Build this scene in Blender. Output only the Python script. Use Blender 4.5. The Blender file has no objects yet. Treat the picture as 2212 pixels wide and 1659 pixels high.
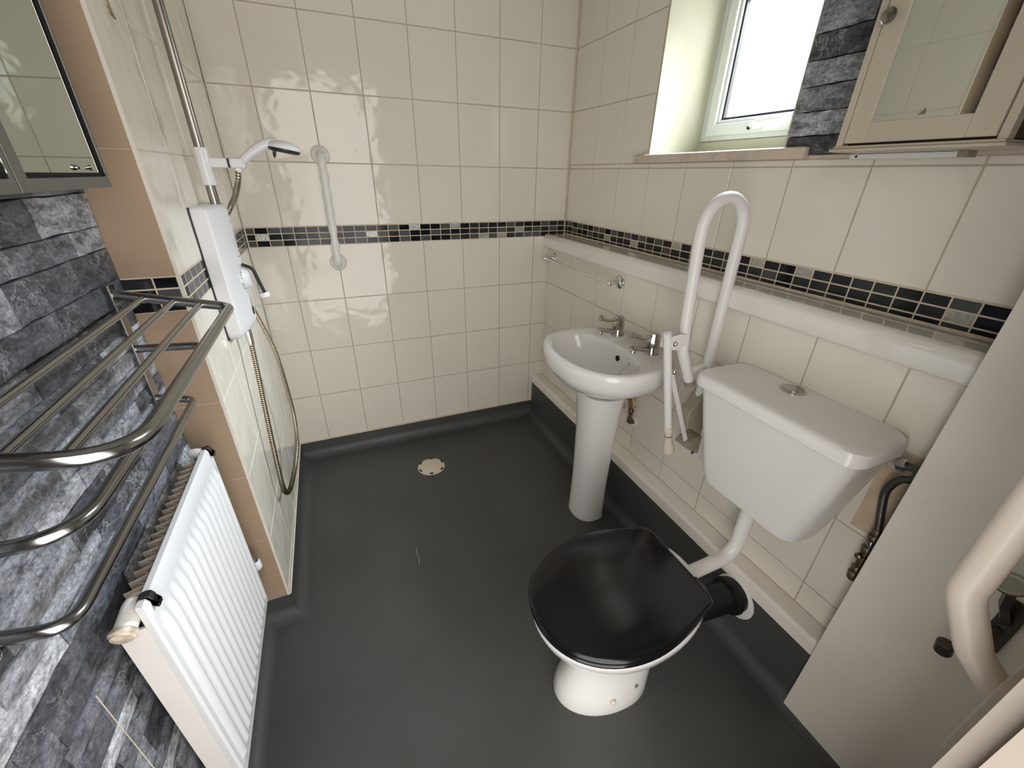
import bpy, bmesh, math, random
from mathutils import Matrix, Vector
random.seed(7)
PI = math.pi
sc = bpy.context.scene
col = sc.collection

# ------------------------------------------------------------------ camera
cam_d = bpy.data.cameras.new('camera')
cam = bpy.data.objects.new('camera', cam_d)
col.objects.link(cam)
cam_d.sensor_fit = 'HORIZONTAL'
cam_d.sensor_width = 36.0
cam_d.lens = 888.195 / 2212 * 36.0
cam_d.clip_start = 0.01
cam.matrix_world = (Matrix.Translation((-1.20774, -2.11629, 1.40109)) @ Matrix.Rotation(-0.40518, 4, 'Z')
                    @ Matrix.Rotation(1.10082, 4, 'X') @ Matrix.Rotation(0.0184, 4, 'Z'))
sc.camera = cam

# ------------------------------------------------------------------ world and exposure
w = bpy.data.worlds.new('world')
sc.world = w
w.use_nodes = True
w.node_tree.nodes['Background'].inputs['Color'].default_value = (1.0, 0.975, 0.945, 1)
w.node_tree.nodes['Background'].inputs['Strength'].default_value = 4.0
WINDOW_STRENGTH = 2.6
# daylight: the bright sky above and outside the window, coming in through the frosted pane
sky_d = bpy.data.lights.new('daylight', 'AREA')
sky_d.shape = 'RECTANGLE'; sky_d.size = 1.5; sky_d.size_y = 1.5
sky_d.energy = 1350.0
sky_d.color = (0.78, 0.90, 1.0)
sky = bpy.data.objects.new('daylight', sky_d)
col.objects.link(sky)
sky.location = (1.45, -0.84, 2.95)
sky.rotation_euler = (Vector((-1.45, -0.98, 0.45)) - Vector(sky.location)).to_track_quat('-Z', 'Y').to_euler()
sc.view_settings.view_transform = 'Standard'
sc.view_settings.look = 'None'
sc.view_settings.gamma = 1.0
sc.view_settings.use_curve_mapping = False
sc.view_settings.exposure = 0.0

# ------------------------------------------------------------------ materials
MATS = {}
def new_mat(name):
    m = bpy.data.materials.new(name)
    m.use_nodes = True
    MATS[name] = m
    return m, m.node_tree.nodes, m.node_tree.links, m.node_tree.nodes['Principled BSDF']

def pos_noise(nt, lk, scale, detail=2.0, rough=0.5, stretch=(1, 1, 1)):
    g = nt.new('ShaderNodeNewGeometry')
    mp = nt.new('ShaderNodeMapping')
    mp.inputs['Scale'].default_value = stretch
    n = nt.new('ShaderNodeTexNoise')
    n.inputs['Scale'].default_value = scale
    n.inputs['Detail'].default_value = detail
    n.inputs['Roughness'].default_value = rough
    lk.new(g.outputs['Position'], mp.inputs['Vector'])
    lk.new(mp.outputs['Vector'], n.inputs['Vector'])
    return n

def mat(name, base, rough=0.5, metal=0.0, bump=None, var=0.0, varscale=8.0, coat=0.0, spec=0.5):
    """bump = (scale, strength, distance)"""
    m, nt, lk, b = new_mat(name)
    b.inputs['Base Color'].default_value = (*base, 1)
    b.inputs['Roughness'].default_value = rough
    b.inputs['Metallic'].default_value = metal
    b.inputs['Specular IOR Level'].default_value = spec
    b.inputs['Coat Weight'].default_value = coat
    b.inputs['Coat Roughness'].default_value = 0.05
    if var:
        n = pos_noise(nt, lk, varscale, 4.0)
        r = nt.new('ShaderNodeMapRange')
        r.inputs['From Min'].default_value = 0.3
        r.inputs['From Max'].default_value = 0.7
        r.inputs['To Min'].default_value = 1 - var
        r.inputs['To Max'].default_value = 1 + var
        mx = nt.new('ShaderNodeVectorMath')
        mx.operation = 'SCALE'
        mx.inputs[0].default_value = base
        lk.new(n.outputs['Fac'], r.inputs['Value'])
        lk.new(r.outputs['Result'], mx.inputs['Scale'])
        lk.new(mx.outputs['Vector'], b.inputs['Base Color'])
    if bump:
        n = pos_noise(nt, lk, bump[0], 2.0)
        bp = nt.new('ShaderNodeBump')
        bp.inputs['Strength'].default_value = bump[1]
        bp.inputs['Distance'].default_value = bump[2]
        lk.new(n.outputs['Fac'], bp.inputs['Height'])
        lk.new(bp.outputs['Normal'], b.inputs['Normal'])
    return m

mat('tile', (0.80, 0.75, 0.645), 0.09, bump=(9.0, 0.9, 0.005), var=0.015, varscale=3.0)
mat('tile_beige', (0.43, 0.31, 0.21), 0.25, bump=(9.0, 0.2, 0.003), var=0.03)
mat('grout', (0.47, 0.40, 0.32), 0.9, var=0.12, varscale=14.0)
mat('grout_white', (0.66, 0.62, 0.56), 0.8, var=0.05)
mat('grout_cream', (0.66, 0.55, 0.42), 0.85, var=0.08, varscale=20.0)
mat('grout_dark', (0.016, 0.016, 0.019), 0.95)
mat('chip_black', (0.007, 0.008, 0.012), 0.10, spec=0.25)
mat('chip_dark', (0.024, 0.026, 0.028), 0.14, spec=0.25)
mat('chip_grey', (0.075, 0.079, 0.080), 0.20, spec=0.25)
mat('chip_silver', (0.42, 0.42, 0.38), 0.22, metal=0.35, bump=(160.0, 0.8, 0.002), var=0.25, varscale=120.0)
mat('ceramic', (0.80, 0.78, 0.76), 0.10, coat=0.4)
mat('shelf_gloss', (0.80, 0.77, 0.71), 0.05, coat=1.0)
mat('plastic_white', (0.78, 0.765, 0.775), 0.28)
mat('plastic_gloss', (0.82, 0.80, 0.77), 0.12)
mat('plastic_cream', (0.72, 0.62, 0.50), 0.4)
mat('enamel', (0.77, 0.77, 0.77), 0.22)
mat('enamel_cream', (0.86, 0.82, 0.775), 0.35)
mat('rail_white', (0.80, 0.77, 0.755), 0.30)
mat('plaster', (0.60, 0.48, 0.34), 0.8, var=0.15, varscale=25.0)
mat('paint_cream', (0.86, 0.805, 0.72), 0.42, var=0.03, varscale=5.0, bump=(60, 0.05, 0.001))
mat('paint_door', (0.40, 0.34, 0.285), 0.40, var=0.02)
mat('paint_reveal', (0.50, 0.485, 0.38), 0.55, var=0.02)
mat('paint_cabinet', (0.54, 0.475, 0.37), 0.45, var=0.04, varscale=10.0, bump=(50, 0.08, 0.001))
mat('wood_brown', (0.10, 0.058, 0.027), 0.6, var=0.3, varscale=20.0)
mat('ceiling', (0.52, 0.50, 0.46), 0.9)
mat('upvc', (0.72, 0.75, 0.735), 0.25)
mat('gasket', (0.02, 0.02, 0.022), 0.6)
mat('chrome', (0.78, 0.77, 0.75), 0.08, metal=1.0)
mat('chrome_warm', (0.37, 0.37, 0.37), 0.17, metal=1.0)
mat('satin_metal', (0.33, 0.315, 0.285), 0.28, metal=1.0)
mat('steel_hose', (0.13, 0.12, 0.11), 0.35, metal=0.9, bump=(300, 0.5, 0.001))
mat('bronze_hose', (0.66, 0.58, 0.44), 0.25, metal=0.9)
mat('hose_dark', (0.085, 0.06, 0.033), 0.35, metal=0.7)
mat('brass_dark', (0.20, 0.16, 0.12), 0.35, metal=0.9, var=0.4, varscale=60.0)
mat('hook_dark', (0.10, 0.09, 0.08), 0.35, metal=0.9)
mat('copper', (0.42, 0.22, 0.10), 0.35, metal=0.9)
mat('cap_dirty', (0.62, 0.53, 0.42), 0.45, var=0.5, varscale=70.0)
mat('olive_steel', (0.30, 0.26, 0.185), 0.45)
mat('fin_dust', (0.40, 0.335, 0.275), 0.8, var=0.2, varscale=40.0)
mat('black_plastic', (0.004, 0.004, 0.005), 0.17, spec=0.5)
mat('rubber', (0.004, 0.004, 0.004), 0.45)
mat('hole', (0.004, 0.003, 0.003), 0.9)
mat('mirror', (0.70, 0.735, 0.69), 0.015, metal=1.0)
mat('mirror_dull', (0.52, 0.555, 0.50), 0.02, metal=1.0)
mat('chrome_tap', (0.50, 0.48, 0.455), 0.12, metal=1.0)
mat('rail_cream', (0.72, 0.63, 0.535), 0.35)
mat('alu', (0.17, 0.167, 0.158), 0.38, metal=0.6)
mat('acrylic', (0.80, 0.78, 0.74), 0.06, metal=0.55)
mat('sill_stain', (0.62, 0.52, 0.42), 0.5, var=0.12, varscale=25.0)
mat('lint', (0.7, 0.66, 0.6), 0.9)
mat('mark_grey', (0.20, 0.20, 0.22), 0.6)
mat('chip_mark', (0.30, 0.22, 0.12), 0.8, var=0.5, varscale=90.0)

# vinyl safety floor: dark grey with faint mottling and a fine grain
m, nt, lk, b = new_mat('vinyl')
n1 = pos_noise(nt, lk, 2.2, 4.0)
n2 = pos_noise(nt, lk, 420.0, 1.0)
cr = nt.new('ShaderNodeValToRGB')
cr.color_ramp.elements[0].position = 0.32
cr.color_ramp.elements[0].color = (0.058, 0.057, 0.053, 1)
cr.color_ramp.elements[1].position = 0.70
cr.color_ramp.elements[1].color = (0.076, 0.077, 0.075, 1)
lk.new(n1.outputs['Fac'], cr.inputs['Fac'])
mr = nt.new('ShaderNodeMapRange')
mr.inputs['From Min'].default_value = 0.3
mr.inputs['From Max'].default_value = 0.7
mr.inputs['To Min'].default_value = 0.82
mr.inputs['To Max'].default_value = 1.18
lk.new(n2.outputs['Fac'], mr.inputs['Value'])
vm = nt.new('ShaderNodeVectorMath')
vm.operation = 'SCALE'
lk.new(cr.outputs['Color'], vm.inputs[0])
lk.new(mr.outputs['Result'], vm.inputs['Scale'])
lk.new(vm.outputs['Vector'], b.inputs['Base Color'])
b.inputs['Roughness'].default_value = 0.48
bp = nt.new('ShaderNodeBump')
bp.inputs['Strength'].default_value = 0.15
bp.inputs['Distance'].default_value = 0.001
lk.new(n2.outputs['Fac'], bp.inputs['Height'])
lk.new(bp.outputs['Normal'], b.inputs['Normal'])

# split-face stone-effect tile: each stone its own grey, pale veins, rough grain
m, nt, lk, b = new_mat('stone')
oi = nt.new('ShaderNodeObjectInfo')
cr = nt.new('ShaderNodeValToRGB')
e = cr.color_ramp.elements
e[0].position = 0.0; e[0].color = (0.045, 0.047, 0.055, 1)
e[1].position = 1.0; e[1].color = (0.48, 0.48, 0.49, 1)
for p, c in ((0.35, (0.10, 0.104, 0.120, 1)), (0.7, (0.20, 0.207, 0.23, 1)), (0.9, (0.30, 0.307, 0.33, 1))):
    el = cr.color_ramp.elements.new(p); el.color = c
lk.new(oi.outputs['Random'], cr.inputs['Fac'])
n1 = pos_noise(nt, lk, 34.0, 10.0, 0.80, (1, 0.55, 1.3))
n1.inputs['Distortion'].default_value = 0.35
r1 = nt.new('ShaderNodeMapRange')
r1.inputs['From Min'].default_value = 0.38; r1.inputs['From Max'].default_value = 0.64
r1.inputs['To Min'].default_value = 0.30; r1.inputs['To Max'].default_value = 2.1
lk.new(n1.outputs['Fac'], r1.inputs['Value'])
n4 = pos_noise(nt, lk, 150.0, 4.0, 0.7, (1, 0.8, 1))
r4 = nt.new('ShaderNodeMapRange'); r4.inputs['From Min'].default_value = 0.35; r4.inputs['From Max'].default_value = 0.68
r4.inputs['To Min'].default_value = 0.62; r4.inputs['To Max'].default_value = 1.55
lk.new(n4.outputs['Fac'], r4.inputs['Value'])
m4 = nt.new('ShaderNodeMath'); m4.operation = 'MULTIPLY'
lk.new(r1.outputs['Result'], m4.inputs[0]); lk.new(r4.outputs['Result'], m4.inputs[1])
vm = nt.new('ShaderNodeVectorMath'); vm.operation = 'SCALE'
lk.new(cr.outputs['Color'], vm.inputs[0]); lk.new(m4.outputs[0], vm.inputs['Scale'])
n2 = pos_noise(nt, lk, 13.0, 10.0, 0.70)
n2.inputs['Distortion'].default_value = 0.5
ab = nt.new('ShaderNodeMath'); ab.operation = 'SUBTRACT'; ab.inputs[1].default_value = 0.5
ab2 = nt.new('ShaderNodeMath'); ab2.operation = 'ABSOLUTE'
lk.new(n2.outputs['Fac'], ab.inputs[0]); lk.new(ab.outputs[0], ab2.inputs[0])
vr = nt.new('ShaderNodeMapRange')
vr.inputs['From Min'].default_value = 0.0; vr.inputs['From Max'].default_value = 0.016
vr.inputs['To Min'].default_value = 0.75; vr.inputs['To Max'].default_value = 0.0
lk.new(ab2.outputs[0], vr.inputs['Value'])
mx = nt.new('ShaderNodeMix'); mx.data_type = 'RGBA'
n3 = pos_noise(nt, lk, 6.0, 3.0)
m3 = nt.new('ShaderNodeMapRange'); m3.inputs['From Min'].default_value = 0.45; m3.inputs['From Max'].default_value = 0.62
lk.new(n3.outputs['Fac'], m3.inputs['Value'])
mm = nt.new('ShaderNodeMath'); mm.operation = 'MULTIPLY'
lk.new(vr.outputs['Result'], mm.inputs[0]); lk.new(m3.outputs['Result'], mm.inputs[1])
lk.new(mm.outputs[0], mx.inputs['Factor'])
lk.new(vm.outputs['Vector'], mx.inputs[6])
mx.inputs[7].default_value = (0.62, 0.62, 0.63, 1)
lk.new(mx.outputs[2], b.inputs['Base Color'])
b.inputs['Roughness'].default_value = 0.42
bp = nt.new('ShaderNodeBump')
bp.inputs['Strength'].default_value = 0.8
bp.inputs['Distance'].default_value = 0.005
lk.new(n1.outputs['Fac'], bp.inputs['Height'])
lk.new(bp.outputs['Normal'], b.inputs['Normal'])

# frosted pane, lit from outside by the sky
m, nt, lk, b = new_mat('lit_pane')
em = nt.new('ShaderNodeEmission')
out = nt['Material Output']
g = nt.new('ShaderNodeNewGeometry')
mp = nt.new('ShaderNodeMapping'); mp.inputs['Scale'].default_value = (1, 90, 150)
lk.new(g.outputs['Position'], mp.inputs['Vector'])
vn = nt.new('ShaderNodeTexNoise'); vn.inputs['Scale'].default_value = 1.0; vn.inputs['Detail'].default_value = 2.0
lk.new(mp.outputs['Vector'], vn.inputs['Vector'])
pr_ = nt.new('ShaderNodeMapRange')
pr_.inputs['From Min'].default_value = 0.62; pr_.inputs['From Max'].default_value = 0.70
pr_.inputs['To Min'].default_value = 1.0; pr_.inputs['To Max'].default_value = 0.05
lk.new(vn.outputs['Fac'], pr_.inputs['Value'])
ml = nt.new('ShaderNodeMath'); ml.operation = 'MULTIPLY'; ml.inputs[1].default_value = WINDOW_STRENGTH
lk.new(pr_.outputs['Result'], ml.inputs[0])
lk.new(ml.outputs[0], em.inputs['Strength'])
em.inputs['Color'].default_value = (0.93, 0.98, 1.0, 1)
tr = nt.new('ShaderNodeBsdfTransparent'); tr.inputs['Color'].default_value = (0.75, 0.75, 0.75, 1)
ad = nt.new('ShaderNodeAddShader')
lk.new(em.outputs['Emission'], ad.inputs[0]); lk.new(tr.outputs['BSDF'], ad.inputs[1])
lk.new(ad.outputs['Shader'], out.inputs['Surface'])

# ------------------------------------------------------------------ mesh helpers
class MB:
    def __init__(self):
        self.v = []; self.f = []
    def add(self, vs, fs):
        o = len(self.v)
        self.v += [tuple(p) for p in vs]
        self.f += [tuple(i + o for i in f) for f in fs]
        return self
    def box(self, x0, x1, y0, y1, z0, z1):
        x0, x1 = min(x0, x1), max(x0, x1); y0, y1 = min(y0, y1), max(y0, y1); z0, z1 = min(z0, z1), max(z0, z1)
        vs = [(x0, y0, z0), (x1, y0, z0), (x1, y1, z0), (x0, y1, z0), (x0, y0, z1), (x1, y0, z1), (x1, y1, z1), (x0, y1, z1)]
        return self.add(vs, [(0, 3, 2, 1), (4, 5, 6, 7), (0, 1, 5, 4), (1, 2, 6, 5), (2, 3, 7, 6), (3, 0, 4, 7)])
    def loft(self, rings, cap0=True, cap1=True, closed=True):
        n = len(rings[0]); vs = []; fs = []
        for r in rings: vs += list(r)
        for i in range(len(rings) - 1):
            for j in range(n if closed else n - 1):
                k = (j + 1) % n
                fs.append((i * n + j, i * n + k, (i + 1) * n + k, (i + 1) * n + j))
        if cap0: fs.append(tuple(reversed(range(n))))
        if cap1: fs.append(tuple((len(rings) - 1) * n + j for j in range(n)))
        return self.add(vs, fs)
    def tube(self, path, r, seg=14, cap=True):
        path = [Vector(p) for p in path]
        n = len(path)
        rr = r if isinstance(r, (list, tuple)) else [r] * n
        tang = []
        for i in range(n):
            a = path[max(0, i - 1)]; c = path[min(n - 1, i + 1)]
            d = c - a
            tang.append(d.normalized() if d.length > 1e-9 else Vector((0, 0, 1)))
        t0 = tang[0]
        ref = Vector((0, 0, 1)) if abs(t0.z) < 0.9 else Vector((1, 0, 0))
        u = t0.cross(ref).normalized()
        rings = []
        for i in range(n):
            t = tang[i]
            u = (u - t * u.dot(t)).normalized()
            v = t.cross(u)
            rings.append([path[i] + (u * math.cos(2 * PI * j / seg) + v * math.sin(2 * PI * j / seg)) * rr[i] for j in range(seg)])
        return self.loft(rings, cap, cap)
    def lathe(self, base, axis, prof, seg=24):
        """prof = [(distance along axis, radius)]"""
        a = Vector(axis).normalized(); base = Vector(base)
        return self.tube_raw([(base + a * d, r) for d, r in prof], a, seg)
    def tube_raw(self, pts, a, seg):
        ref = Vector((0, 0, 1)) if abs(a.z) < 0.9 else Vector((1, 0, 0))
        u = a.cross(ref).normalized(); v = a.cross(u)
        rings = [[p + (u * math.cos(2 * PI * j / seg) + v * math.sin(2 * PI * j / seg)) * max(r, 1e-4) for j in range(seg)] for p, r in pts]
        return self.loft(rings)
    def prism(self, poly, axis, d0, d1):
        """poly in the plane across axis: axis 'x' -> (y,z), 'y' -> (x,z), 'z' -> (x,y)"""
        def p3(p, d):
            return {'x': (d, p[0], p[1]), 'y': (p[0], d, p[1]), 'z': (p[0], p[1], d)}[axis]
        return self.loft([[p3(p, d0) for p in poly], [p3(p, d1) for p in poly]])
    def mesh(self, name, smooth=None):
        me = bpy.data.meshes.new(name)
        me.from_pydata(self.v, [], self.f)
        bm = bmesh.new(); bm.from_mesh(me)
        bmesh.ops.recalc_face_normals(bm, faces=bm.faces)
        bm.to_mesh(me); bm.free()
        if smooth is not None:
            me.polygons.foreach_set('use_smooth', [True] * len(me.polygons))
            me.set_sharp_from_angle(angle=math.radians(smooth))
        me.update()
        return me

def obj(name, me, material, parent=None, smooth=35, bevel=None):
    if isinstance(me, MB): me = me.mesh(name, smooth)
    if material and not me.materials: me.materials.append(MATS[material])
    o = bpy.data.objects.new(name, me)
    col.objects.link(o)
    if parent is not None:
        o.parent = parent
        mw = parent.matrix_world if parent.parent is None else parent.parent.matrix_world
        o.matrix_parent_inverse = Matrix.Translation(parent['_o']).inverted() if '_o' in parent.keys() else Matrix.Identity(4)
    if bevel:
        md = o.modifiers.new('bevel', 'BEVEL'); md.width = bevel; md.segments = 3; md.limit_method = 'ANGLE'; md.angle_limit = math.radians(40)
        md.harden_normals = False
    return o

def tag(o, label, cat, group=None):
    o['label'] = label; o['category'] = cat
    if group: o['group'] = group
    return o

def thing(name, loc, label, cat, group=None):
    o = bpy.data.objects.new(name, None)
    o.empty_display_size = 0.05
    o.location = loc; col.objects.link(o)
    o['_o'] = Vector(loc)
    return tag(o, label, cat, group)

def struct(name, me, material, smooth=None):
    o = obj(name, me, material, None, smooth)
    o['kind'] = 'structure'
    return o

def spline(pts, n=8):
    """Catmull-Rom through pts"""
    P = [Vector(p) for p in pts]
    P = [P[0] * 2 - P[1]] + P + [P[-1] * 2 - P[-2]]
    out = []
    for i in range(1, len(P) - 2):
        for k in range(n):
            t = k / n
            a, b_, c, d = P[i - 1], P[i], P[i + 1], P[i + 2]
            out.append(0.5 * ((2 * b_) + (c - a) * t + (2 * a - 5 * b_ + 4 * c - d) * t * t + (3 * b_ - a - 3 * c + d) * t ** 3))
    out.append(P[-2])
    return out

def fillet(pts, r, n=7):
    """polyline with its inner corners rounded"""
    P = [Vector(p) for p in pts]
    rr = r if isinstance(r, (list, tuple)) else [r] * len(P)
    out = [P[0]]
    for i in range(1, len(P) - 1):
        a, b_, c = P[i - 1], P[i], P[i + 1]
        u = (a - b_).normalized(); v = (c - b_).normalized()
        ang = u.angle(v)
        d = min(rr[i] / math.tan(ang / 2), (a - b_).length * 0.49, (c - b_).length * 0.49)
        p, q = b_ + u * d, b_ + v * d
        for k in range(n + 1):
            t = k / n
            out.append((1 - t) ** 2 * p + 2 * t * (1 - t) * b_ + t * t * q)
    out.append(P[-1])
    return out

def resample(path, step):
    out = [path[0]]; acc = 0.0
    for i in range(1, len(path)):
        a, b_ = path[i - 1], path[i]; L = (b_ - a).length
        if L < 1e-9: continue
        d = step - acc
        while d <= L:
            out.append(a + (b_ - a) * (d / L)); d += step
        acc = L - (d - step)
    out.append(path[-1])
    return out

def egg(cx, xf, xb, hw, cy, z, n=48, nf=2.0, nb=2.4):
    r = []
    for j in range(n):
        t = 2 * PI * j / n; c, s = math.cos(t), math.sin(t)
        k = nf if c > 0 else nb
        X = abs(c) ** (2 / k); Y = math.copysign(abs(s) ** (2 / k), s)
        r.append((cx - (cx - xf) * X if c > 0 else cx + (xb - cx) * X, cy + hw * Y, z))
    return r

def rrect(x0, x1, y0, y1, r, z, n=6):
    pts = []
    for cx, cy, a0 in ((x1 - r, y1 - r, 0), (x0 + r, y1 - r, 90), (x0 + r, y0 + r, 180), (x1 - r, y0 + r, 270)):
        for k in range(n + 1):
            a = math.radians(a0 + 90 * k / n)
            pts.append((cx + r * math.cos(a), cy + r * math.sin(a), z))
    return pts

# ------------------------------------------------------------------ tiling
FR = {  # wall frames: origin function (u, v, n) -> world
    'back': ((1, 0, 0), (0, -1, 0)), 'right': ((0, -1, 0), (-1, 0, 0)),
    'left': ((0, 1, 0), (1, 0, 0)), 'nib': ((1, 0, 0), (0, -1, 0)),
}
_tc = {}
def tile_mesh(wd, ht, th, ch, matname):
    key = (round(wd, 4), round(ht, 4), th, matname)
    if key in _tc: return _tc[key]
    a, b_ = wd / 2, ht / 2; c = min(ch, a * 0.4, b_ * 0.4)
    vs = [(-a, -b_, 0), (a, -b_, 0), (a, b_, 0), (-a, b_, 0),
          (-a, -b_, th - c), (a, -b_, th - c), (a, b_, th - c), (-a, b_, th - c),
          (-a + c, -b_ + c, th), (a - c, -b_ + c, th), (a - c, b_ - c, th), (-a + c, b_ - c, th)]
    fs = [(8, 9, 10, 11)]
    for i in range(4):
        j = (i + 1) % 4
        fs += [(i, j, 4 + j, 4 + i), (4 + i, 4 + j, 8 + j, 8 + i)]
    me = MB().add(vs, fs).mesh('tile_' + matname)
    me.materials.append(MATS[matname])
    _tc[key] = me
    return me

def frame_matrix(side, off, u, v, depth):
    """u along the wall, v up; off = wall plane coordinate"""
    U, N = Vector(FR[side][0]), Vector(FR[side][1]); V = Vector((0, 0, 1))
    if side in ('back', 'nib'): p = Vector((u, off, v))
    else: p = Vector((off, u, v))
    p = p + N * depth
    M = Matrix.Identity(4)
    for i, ax in enumerate((U, V, N)):
        for k in range(3): M[k][i] = ax[k]
    return Matrix.Translation(p) @ M

def put_tile(parent, name, side, off, a0, a1, z0, z1, matname='tile', gap=0.003, th=0.008, ch=0.0015, depth=0.0, wob=0.0018):
    a0, a1 = min(a0, a1), max(a0, a1)
    wd, ht = a1 - a0 - gap, z1 - z0 - gap
    if wd < 0.004 or ht < 0.004: return
    o = bpy.data.objects.new(name, tile_mesh(wd, ht, th, ch, matname))
    col.objects.link(o)
    o.parent = parent
    o.matrix_local = frame_matrix(side, off, (a0 + a1) / 2, (z0 + z1) / 2, depth) @ Matrix.Rotation(random.uniform(-wob, wob), 4, 'X') @ Matrix.Rotation(random.uniform(-wob, wob), 4, 'Y')
    return o

H = {'H0': 2.1792, 'H1': 1.9309, 'H2': 1.6825, 'H3': 1.4341, 'H4': 1.1857, 'H5': 1.1068, 'H6': 0.8584, 'H7': 0.6100, 'H8': 0.3616}
CEIL = 2.36
ROWS_UP = [(H['H4'], H['H3']), (H['H3'], H['H2']), (H['H2'], H['H1']), (H['H1'], H['H0']), (H['H0'], CEIL)]
ROWS_LO = [(H['H6'], H['H5']), (H['H7'], H['H6']), (H['H8'], H['H7']), (0.0945, H['H8'])]
XL, XS, YN, YF = -1.535, -1.635, -0.96, -2.1035   # shower wall, stone wall, nib face, door wall
def cuts(lo, hi, first, pitch):
    k = first
    while k > lo: k -= pitch
    r = [lo]
    k += pitch
    while k < hi - 1e-4:
        if k > lo + 1e-4: r.append(k)
        k += pitch
    r.append(hi)
    return r

# ------------------------------------------------------------------ the room shell
T = 0.008
G = 0.0014   # grout lies this far behind the tile faces
# walls: the grout bed is the wall face, tiles stand proud of it
wall_back = struct('wall_back', MB().box(XL - 0.10, 0.30, G, 0.14, -0.05, CEIL), 'grout')
WY0, WY1, WZ0, WZ1 = -0.62, -1.197, 1.477, 2.05
wr = MB()
wr.box(G, 0.30, T, WY0, -0.05, CEIL); wr.box(G, 0.30, WY1, YF - 0.14, -0.05, CEIL)
wr.box(G, 0.30, WY0, WY1, -0.05, WZ0 - 0.002); wr.box(G, 0.30, WY0, WY1, WZ1, CEIL)
wall_right = struct('wall_right', wr, 'grout')
wall_left = struct('wall_left', MB().box(XS - 0.14, XL - G, YN + G, T, -0.05, CEIL), 'grout_white')
wall_near = struct('wall_alcove', MB().box(XS - 0.14, XS - 0.012, YF - 0.14, YN + T, -0.05, CEIL), 'grout_dark')
# door wall with the opening the picture is taken from
DX0, DX1 = -1.47, -0.70
wf = MB()
wf.box(XS - 0.14, DX0, YF, YF - 0.12, -0.05, CEIL); wf.box(DX1, 0.30, YF, YF - 0.12, -0.05, CEIL); wf.box(DX0, DX1, YF, YF - 0.12, 2.03, CEIL)
wall_front = struct('wall_front', wf, 'paint_door')
ceiling = struct('ceiling', MB().box(XS - 0.14, 0.30, YF - 0.12, 0.14, CEIL, CEIL + 0.08), 'ceiling')
# door lining with a stop, right side of the opening
dl = MB()
dl.box(DX1 - 0.001, DX1 + 0.02, YF + 0.0004, YF - 0.14, 0, 2.03)
struct('trim_1', dl, 'paint_door')
struct('trim_2', MB().box(DX1 - 0.016, DX1 - 0.001, YF - 0.0185, YF - 0.14, 0, 2.03), 'paint_door')

# floor: vinyl sheet coved up the walls
fl = MB()
fl.box(XS - 0.02, -0.02, YF - 0.40, 0.01, -0.05, 0.0)
def cove(h, r=0.045, n=8, off=0.0015):
    p = [(off, h), (off, r)]
    for k in range(1, n + 1):
        a = math.radians(90 * k / n)
        p.append((off + r * (1 - math.cos(a)), r * (1 - math.sin(a)) + 0.0008))
    return p
def sweep(prof, fn0, fn1):
    a = [fn0(d, z) for d, z in prof]; c = [fn1(d, z) for d, z in prof]
    fl.loft([a, c], False, False, closed=False)
LED = -0.16   # face of the low pipe boxing
sweep(cove(0.0945), lambda d, z: (XL + d, -d, z), lambda d, z: (LED - d, -d, z))
sweep(cove(0.0945), lambda d, z: (XL + d, -d, z), lambda d, z: (XL + d, YN - d, z))
sweep(cove(0.0945), lambda d, z: (XL + d, YN - d, z), lambda d, z: (XS + d, YN - d, z))
sweep(cove(0.0945), lambda d, z: (XS + d, YN - d, z), lambda d, z: (XS + d, YF, z))
sweep(cove(0.226), lambda d, z: (LED - d, -d, z), lambda d, z: (LED - d, YF, z))
floor = struct('floor', fl, 'vinyl', 60)
# sealant beads over the cove
struct('trim_3', MB().tube([(XL + 0.004, -0.003, 0.0965), (LED, -0.003, 0.0965)], 0.0045, 8), 'grout_cream', 60)
struct('trim_4', MB().tube([(XL + 0.003, -0.004, 0.0965), (XL + 0.003, YN + 0.002, 0.0965)], 0.0030, 8), 'tile', 60)
struct('trim_5', MB().tube([(-0.004, -0.004, 1.118), (-0.004, -0.004, CEIL)], 0.0042, 8), 'grout_cream', 60)
struct('trim_6', MB().tube([(XL + 0.004, -0.004, 0.10), (XL + 0.004, -0.004, CEIL)], 0.0032, 8), 'tile', 60)

# ---- back wall tiles
bx = cuts(XL, 0.0, -0.3866, 0.2)
for z0, z1 in ROWS_UP + ROWS_LO:
    for a, c in zip(bx[:-1], bx[1:]):
        put_tile(wall_back, 'tile', 'back', T, a, c, z0, z1)
CH = {'B': 'chip_black', 'D': 'chip_dark', 'G': 'chip_grey', 'S': 'chip_silver'}
def mosaic(parent, side, off, edges, rows, zs=None):
    pitch = (H['H4'] - H['H5']) / 3
    for r in range(3):
        z1 = H['H4'] - r * pitch - 0.0008
        for k in range(len(edges) - 1):
            ch = rows[r][k % len(rows[r])]
            put_tile(parent, 'mosaic_chip', side, off, edges[k], edges[k + 1], z1 - pitch + 0.0004, z1, CH[ch], gap=0.0026, th=0.0075, ch=0.0006, wob=0.004)
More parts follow.
